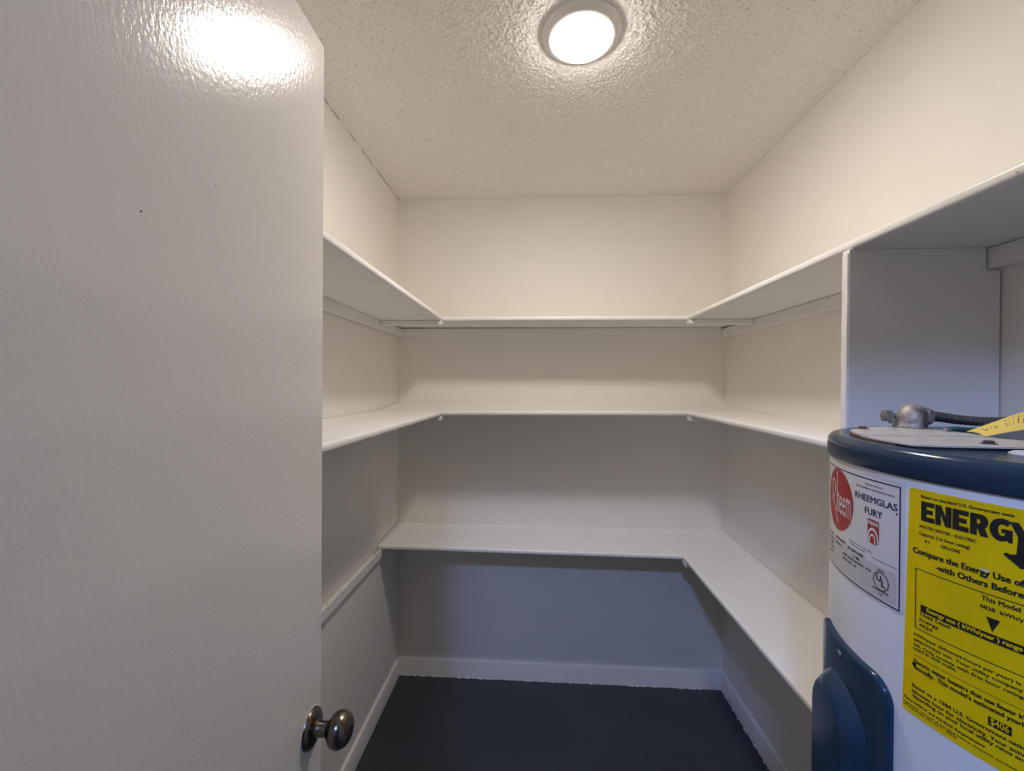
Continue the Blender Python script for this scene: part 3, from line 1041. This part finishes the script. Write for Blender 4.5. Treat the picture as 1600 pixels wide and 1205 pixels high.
def glyph(ch, x0, x1, y0=356.2, hh=20.6):
    for pts in GLY[ch]:
        q = []
        for i, (u, v) in enumerate(pts):
            q.append((x0 + (x1 - x0) * u + 0.0005 * i, y0 + hh * v))
        b = new()
        f = b.faces.new([b.verts.new((x, y, 0)) for x, y in q])
        f.normal_update()
        bmesh.ops.triangulate(b, faces=[f], ngon_method='EAR_CLIP')
        lay(black, b, HB)


for ch, x0, x1 in (('E', 11.5, 23.5), ('N', 24.2, 37.6), ('E', 38.3, 50.5), ('R', 51.4, 64.2), ('G', 64.6, 79.4),
                   ('G', 95.5, 110), ('U', 111, 123), ('I', 124, 128.5), ('D', 129.5, 142), ('E', 143, 154)):
    glyph(ch, x0, x1)
# the Y runs down into an arrow shaped tail
poly(black, [(77.4, 375.8), (83.0, 376.2), (86.0, 369.5), (89.0, 376.2), (95.0, 376.2), (89.6, 363.0), (89.6, 343.0), (87.0, 336.5), (84.5, 335.4), (73.4, 344.8), (75.6, 347.2), (78.0, 346.2), (81.6, 347.4), (82.6, 363.0)], HB)

# frames, bars and rules on the yellow label
x0b, x1b, y0b, y1b = 6.6, 156.0, 240.2, 304.2
ring(black, rect(x0b, x1b, y0b, y1b), rect(x0b + 0.9, x1b - 0.9, y0b + 0.9, y1b - 0.9), HB)
poly(black, rect(12.0, 150.0, 260.0, 267.8), HB)
poly(black, [(63.1, 282.6), (67.3, 270.0), (72.4, 282.6)], HB)
poly(black, rect(6.0, 156.0, 210.6, 211.1), HB)
poly(black, rect(65.2, 80.2, 182.4, 190.6), HB)
poly(black, [(4.0, 200.5), (6.5, 203.5), (8.2, 202.0), (8.2, 198.0), (6.5, 197.0)], HB)
obj('black_lettering', black, M['ink'], yl)['kind'] = 'stuff'
obj('reversed_lettering', pale_y, M['yellow'], yl)['kind'] = 'stuff'
# scuffed spot
bm = new()
poly(bm, [(62 + 3.0 * math.cos(a) * (1 + .35 * math.sin(3 * a)), 325.0 + 1.4 * math.sin(a) * (1 + .3 * math.cos(5 * a))) for a in [2 * PI * k / 18 for k in range(18)]], 0.0006)
obj('scuff', bm, M['scuffmat'] if 'scuffmat' in M else M['pale'], yl)

# maker sticker art
ring(navy, rect(-168, -9.2, 247.6, 386.0), rect(-166.4, -10.8, 249.2, 384.6), HB)
poly(grey, rect(-164, -56.5, 251.0, 291.5), 0.00045)
poly(grey, rect(-57, -13.2, 251.0, 287.5, 3), 0.00045)
poly(red, ell(-121.0, 343.2, 41.4, 41.4, 56), HB)
# script mark on the red disc
ribbon(pale, [(-143.5, 333.0), (-143.2, 345.0), (-143.0, 368.0)], 3.0, HI)
ribbon(pale, [(-143.0, 367.0), (-139.0, 367.8), (-134.0, 364.8), (-131.2, 359.0), (-132.2, 352.0), (-136.5, 345.8), (-141.0, 342.4)], 2.6, HI)
ribbon(pale, [(-140.5, 342.5), (-133.0, 333.0), (-126.0, 322.0), (-119.6, 312.0)], 2.6, HI)
ribbon(pale, [(-124.4, 380.0), (-124.0, 352.0), (-123.4, 327.0)], 2.6, HI)
ribbon(pale, [(-123.8, 345.0), (-121.2, 350.6), (-118.4, 350.8), (-117.2, 345.0), (-117.0, 326.6)], 2.6, HI)
b = flat(eem_f)
bx = bounds(b)
k = (350.8 - 324.4) / (bx[3] - bx[2])
for v in b.verts:
    v.co = Vector((-114.8 + (v.co.x - bx[0]) / (bx[1] - bx[0]) * 30.0, 324.4 + (v.co.y - bx[2]) * k, 0))
lay(pale, b, HI)
# red banner with a target of arcs
poly(red, [(-52.9, 337.6), (-49.4, 338.6), (-36.0, 338.2), (-35.7, 318.0), (-36.6, 313.6), (-39.0, 310.6), (-44.2, 309.2), (-49.4, 310.6), (-52.0, 313.6), (-52.9, 318.0)], HB)


def arcband(cx, cy, r0, r1, a0, a1):
    n = 16
    b = new()
    rows = []
    for k in range(n + 1):
        a = math.radians(a0 + (a1 - a0) * k / n)
        rows.append((b.verts.new((cx + r0 * math.cos(a), cy + r0 * 1.72 * math.sin(a), 0)), b.verts.new((cx + r1 * math.cos(a), cy + r1 * 1.72 * math.sin(a), 0))))
    for p, q in zip(rows, rows[1:]):
        b.faces.new((p[0], p[1], q[1], q[0]))
    lay(pale, b, HI)


arcband(-44.6, 314.6, 6.4, 8.4, -8, 195)
arcband(-45.2, 313.6, 3.1, 4.8, -30, 200)
poly(navy, ell(-13.8, 354.6, 1.3, 1.3, 12), HB)
poly(red, ell(-86.0, 320.0, 0.9, 0.9, 10), HB)
# listing mark
ring(black2, ell(-32.6, 270.8, 10.6, 10.6, 40), ell(-32.6, 270.8, 9.6, 9.6, 40), HI)
for fo, (x0, x1, y, c) in ((ul_u, (-38.6, -32.2, 270.2, 7.6)), (ul_l, (-31.6, -26.6, 265.2, 8.2))):
    put(black2, flat(fo), x0, x1, y, c, HI)
# typed column at the far left edge of the sticker
for k, ln in enumerate((7, 9, 8, 9, 7)):
    for q in range(ln):
        if (q * 7 + k * 3) % 5 == 0:
            continue
        xx = -155.0 + q * 2.3
        poly(black2, rect(xx, xx + 1.3, 288.0 - k * 6.2, 291.0 - k * 6.2), HI)
obj('grey_panel', grey, M['greypanel'], rs)['kind'] = 'stuff'
obj('navy_lettering', navy, M['navy'], rs)['kind'] = 'stuff'
obj('red_emblem', red, M['red'], rs)['kind'] = 'stuff'
obj('pale_lettering', pale, M['pale'], rs)['kind'] = 'stuff'
obj('black_lettering', black2, M['ink'], rs)['kind'] = 'stuff'

# ---- blue access cover low on the tank
SC, CW, CTOP, CBOT, CR = -96.5, 81.5, 161.5, -330.0, 26.0


def cover_ring(inset, h):
    return [wrap(x, y, h) for x, y in rect(SC - CW + inset, SC + CW - inset, CBOT + inset, CTOP - inset, CR - inset, 8)]


bm = new()
# outline resampled so the plate bends with the tank
def resample(pts, step=6.0):
    out = []
    for a, b in zip(pts, pts[1:] + pts[:1]):
        L = math.hypot(b[0] - a[0], b[1] - a[1])
        n = max(1, int(L / step))
        for k in range(n):
            out.append((a[0] + (b[0] - a[0]) * k / n, a[1] + (b[1] - a[1]) * k / n))
    return out


outl = resample(rect(SC - CW, SC + CW, CBOT, CTOP, CR, 8))
inl = [(SC + (x - SC) * (CW - 5.0) / CW, (CTOP + CBOT) / 2 + (y - (CTOP + CBOT) / 2) * ((CTOP - CBOT) / 2 - 5.0) / ((CTOP - CBOT) / 2)) for x, y in outl]
sh = sheet('access_cover', inl, 0.0066, M['blue'], heater)
r0 = [bm.verts.new(wrap(x, y, 0.0)) for x, y in outl]
r1 = [bm.verts.new(wrap(x, y, 0.0042)) for x, y in outl]
r2 = [bm.verts.new(wrap(x + (xi - x) * .35, y + (yi - y) * .35, 0.0066)) for (x, y), (xi, yi) in zip(outl, inl)]
r3 = [bm.verts.new(wrap(xi, yi, 0.0066)) for xi, yi in inl]
for a, b in ((r0, r1), (r1, r2), (r2, r3)):
    for i in range(len(a)):
        j = (i + 1) % len(a)
        bm.faces.new((a[i], a[j], b[j], b[i]))
obj('rim', bm, M['blue'], sh, 60)


# raised arch-topped bulge of the cover
def arch(hw, base, rise, bottom, n=24):
    pts = [(SC - hw, bottom), (SC + hw, bottom)]
    for k in range(n + 1):
        a = PI * k / n
        pts.append((SC + hw * math.cos(a), base + rise * math.sin(a)))
    return pts


def arch_ring(hw, base, rise, h, bm, flat_plane=None):
    pts = []
    m = 26
    for k in range(m):
        pts.append((SC + hw, -300 + (base + 300) * k / m))
    for k in range(33):
        a = PI * k / 32
        pts.append((SC + hw * math.cos(a), base + rise * math.sin(a)))
    for k in range(1, m + 1):
        pts.append((SC - hw, base - (base + 300) * k / m))
    return [bm.verts.new(wrap(x, y, h)) for x, y in pts]


bm = new()
rings = [arch_ring(57, 56, 61, 0.0062, bm), arch_ring(55.5, 56, 59.5, 0.0078, bm), arch_ring(48, 55, 52, 0.0165, bm), arch_ring(42, 54, 45, 0.0228, bm), arch_ring(38.5, 53, 41.5, 0.0246, bm), arch_ring(36, 52.5, 39, 0.0250, bm)]
# strips across the flat face
for a, b in zip(rings, rings[1:]):
    for i in range(len(a)):
        j = (i + 1) % len(a)
        bm.faces.new((a[i], a[j], b[j], b[i]))
last = rings[-1]
n = len(last)
for i in range(n // 2):
    q = [last[i], last[i + 1], last[n - 2 - i], last[n - 1 - i]] if i + 1 < n - 2 - i else None
    if q and len(set(q)) == 4:
        bm.faces.new(q)
    elif i + 1 == n - 2 - i:
        bm.faces.new([last[i], last[i + 1], last[n - 1 - i]])
        break
obj('bulge', bm, M['blue'], sh, 28)
bm = new()
for r, h in ((0, 0), ):
    pass
c = wrap(-96.3, 145.1, 0.0066)
nrm = Vector((c.x, c.y, 0)).normalized()
lathe(bm, [(0.0048, 0.0), (0.0046, 0.0012), (0.0030, 0.0020), (0, 0.0022)], 20, 'X')
sc = obj('screw', bm, M['screw'], sh, 40, c)
sc.rotation_euler = (0, 0, math.atan2(nrm.y, nrm.x))
bm = new()
box(bm, 0.0019, 0.0024, -0.0036, 0.0036, -0.0006, 0.0006)
box(bm, 0.0019, 0.0024, -0.0006, 0.0006, -0.0036, 0.0036)
obj('screw_slot', bm, M['dark_screw'], sc)['kind'] = 'stuff'
# lower access cover of the same kind is below the frame and hidden: left out

M['fadedink'] = mat('faded_ink', (0.20, 0.15, 0.05), 0.7, var=0.2)
# ------------------------------------------------------------------ yellow paper tag lying on the heater top
tb = new()
nU, nV = 26, 3
grid = []
ledge = [(0.5992, 0.6210, 1.4345), (0.6315, 0.6200, 1.4476), (0.6729, 0.6200, 1.4632), (0.730, 0.624, 1.476), (0.770, 0.630, 1.478)]
fedge = [(0.5882, 0.5850, 1.4322), (0.6065, 0.5800, 1.4378), (0.6243, 0.5750, 1.4428), (0.680, 0.570, 1.4540), (0.720, 0.570, 1.4580)]


def along(P, t):
    x = t * (len(P) - 1)
    i = min(int(x), len(P) - 2)
    f = x - i
    a, b = Vector(P[i]), Vector(P[i + 1])
    p0 = Vector(P[i - 1]) if i > 0 else a * 2 - b
    p3 = Vector(P[i + 2]) if i + 2 < len(P) else b * 2 - a
    return 0.5 * ((2 * a) + (-p0 + b) * f + (2 * p0 - 5 * a + 4 * b - p3) * f * f + (-p0 + 3 * a - 3 * b + p3) * f ** 3)


def tagpt(t, v, h=0.0):
    a, b = along(fedge, t), along(ledge, t)
    p = a.lerp(b, v)
    p.z += 0.0025 * math.sin(PI * v) * (1 - t * 0.5) + h
    return p


up = []
for hh in (0.0, 0.0004):
    g = [[tb.verts.new(tagpt(i / nU, j / nV, hh)) for j in range(nV + 1)] for i in range(nU + 1)]
    for i in range(nU):
        for j in range(nV):
            q = (g[i][j], g[i + 1][j], g[i + 1][j + 1], g[i][j + 1])
            tb.faces.new(q if hh else q[::-1])
    up.append(g)
lo, hi = up
for i in range(nU):
    tb.faces.new((lo[i][0], lo[i + 1][0], hi[i + 1][0], hi[i][0]))
    tb.faces.new((lo[i][nV], hi[i][nV], hi[i + 1][nV], lo[i + 1][nV]))
for j in range(nV):
    tb.faces.new((lo[0][j], hi[0][j], hi[0][j + 1], lo[0][j + 1]))
    tb.faces.new((lo[nU][j], lo[nU][j + 1], hi[nU][j + 1], hi[nU][j]))
tg = tag(obj('paper_tag', tb, M['tag'], None, 60), 'curled yellow paper tag lying on top of the water heater', 'tag')
b = new()
rnd = random.Random(9)
# faded hand-written strokes across the tag
for i in range(22):
    if i in (4, 5, 13, 14):
        continue
    t = 0.09 + i * 0.040
    v0, v1 = (rnd.uniform(0.34, 0.44), rnd.uniform(0.60, 0.72)) if i < 5 else (rnd.uniform(0.28, 0.36), rnd.uniform(0.74, 0.88))
    dt = rnd.uniform(0.000, 0.012)
    wdt = 0.006 if i % 3 else 0.009
    q = [(t, v0), (t + wdt, v0), (t + wdt + dt, v1), (t + dt, v1)]
    b.faces.new([b.verts.new(tagpt(tt, vv, 0.0007)) for tt, vv in q])
    if i % 3 == 0 and i < 5:
        q = [(t, v0), (t + 0.026, v0), (t + 0.026, v0 + 0.05), (t, v0 + 0.05)]
        b.faces.new([b.verts.new(tagpt(tt, vv, 0.00075)) for tt, vv in q])
obj('faded_writing', b, M['fadedink'], tg)['kind'] = 'stuff'
for o in FONT_OBJS:
    c = o.data
    bpy.data.objects.remove(o)
    bpy.data.curves.remove(c)
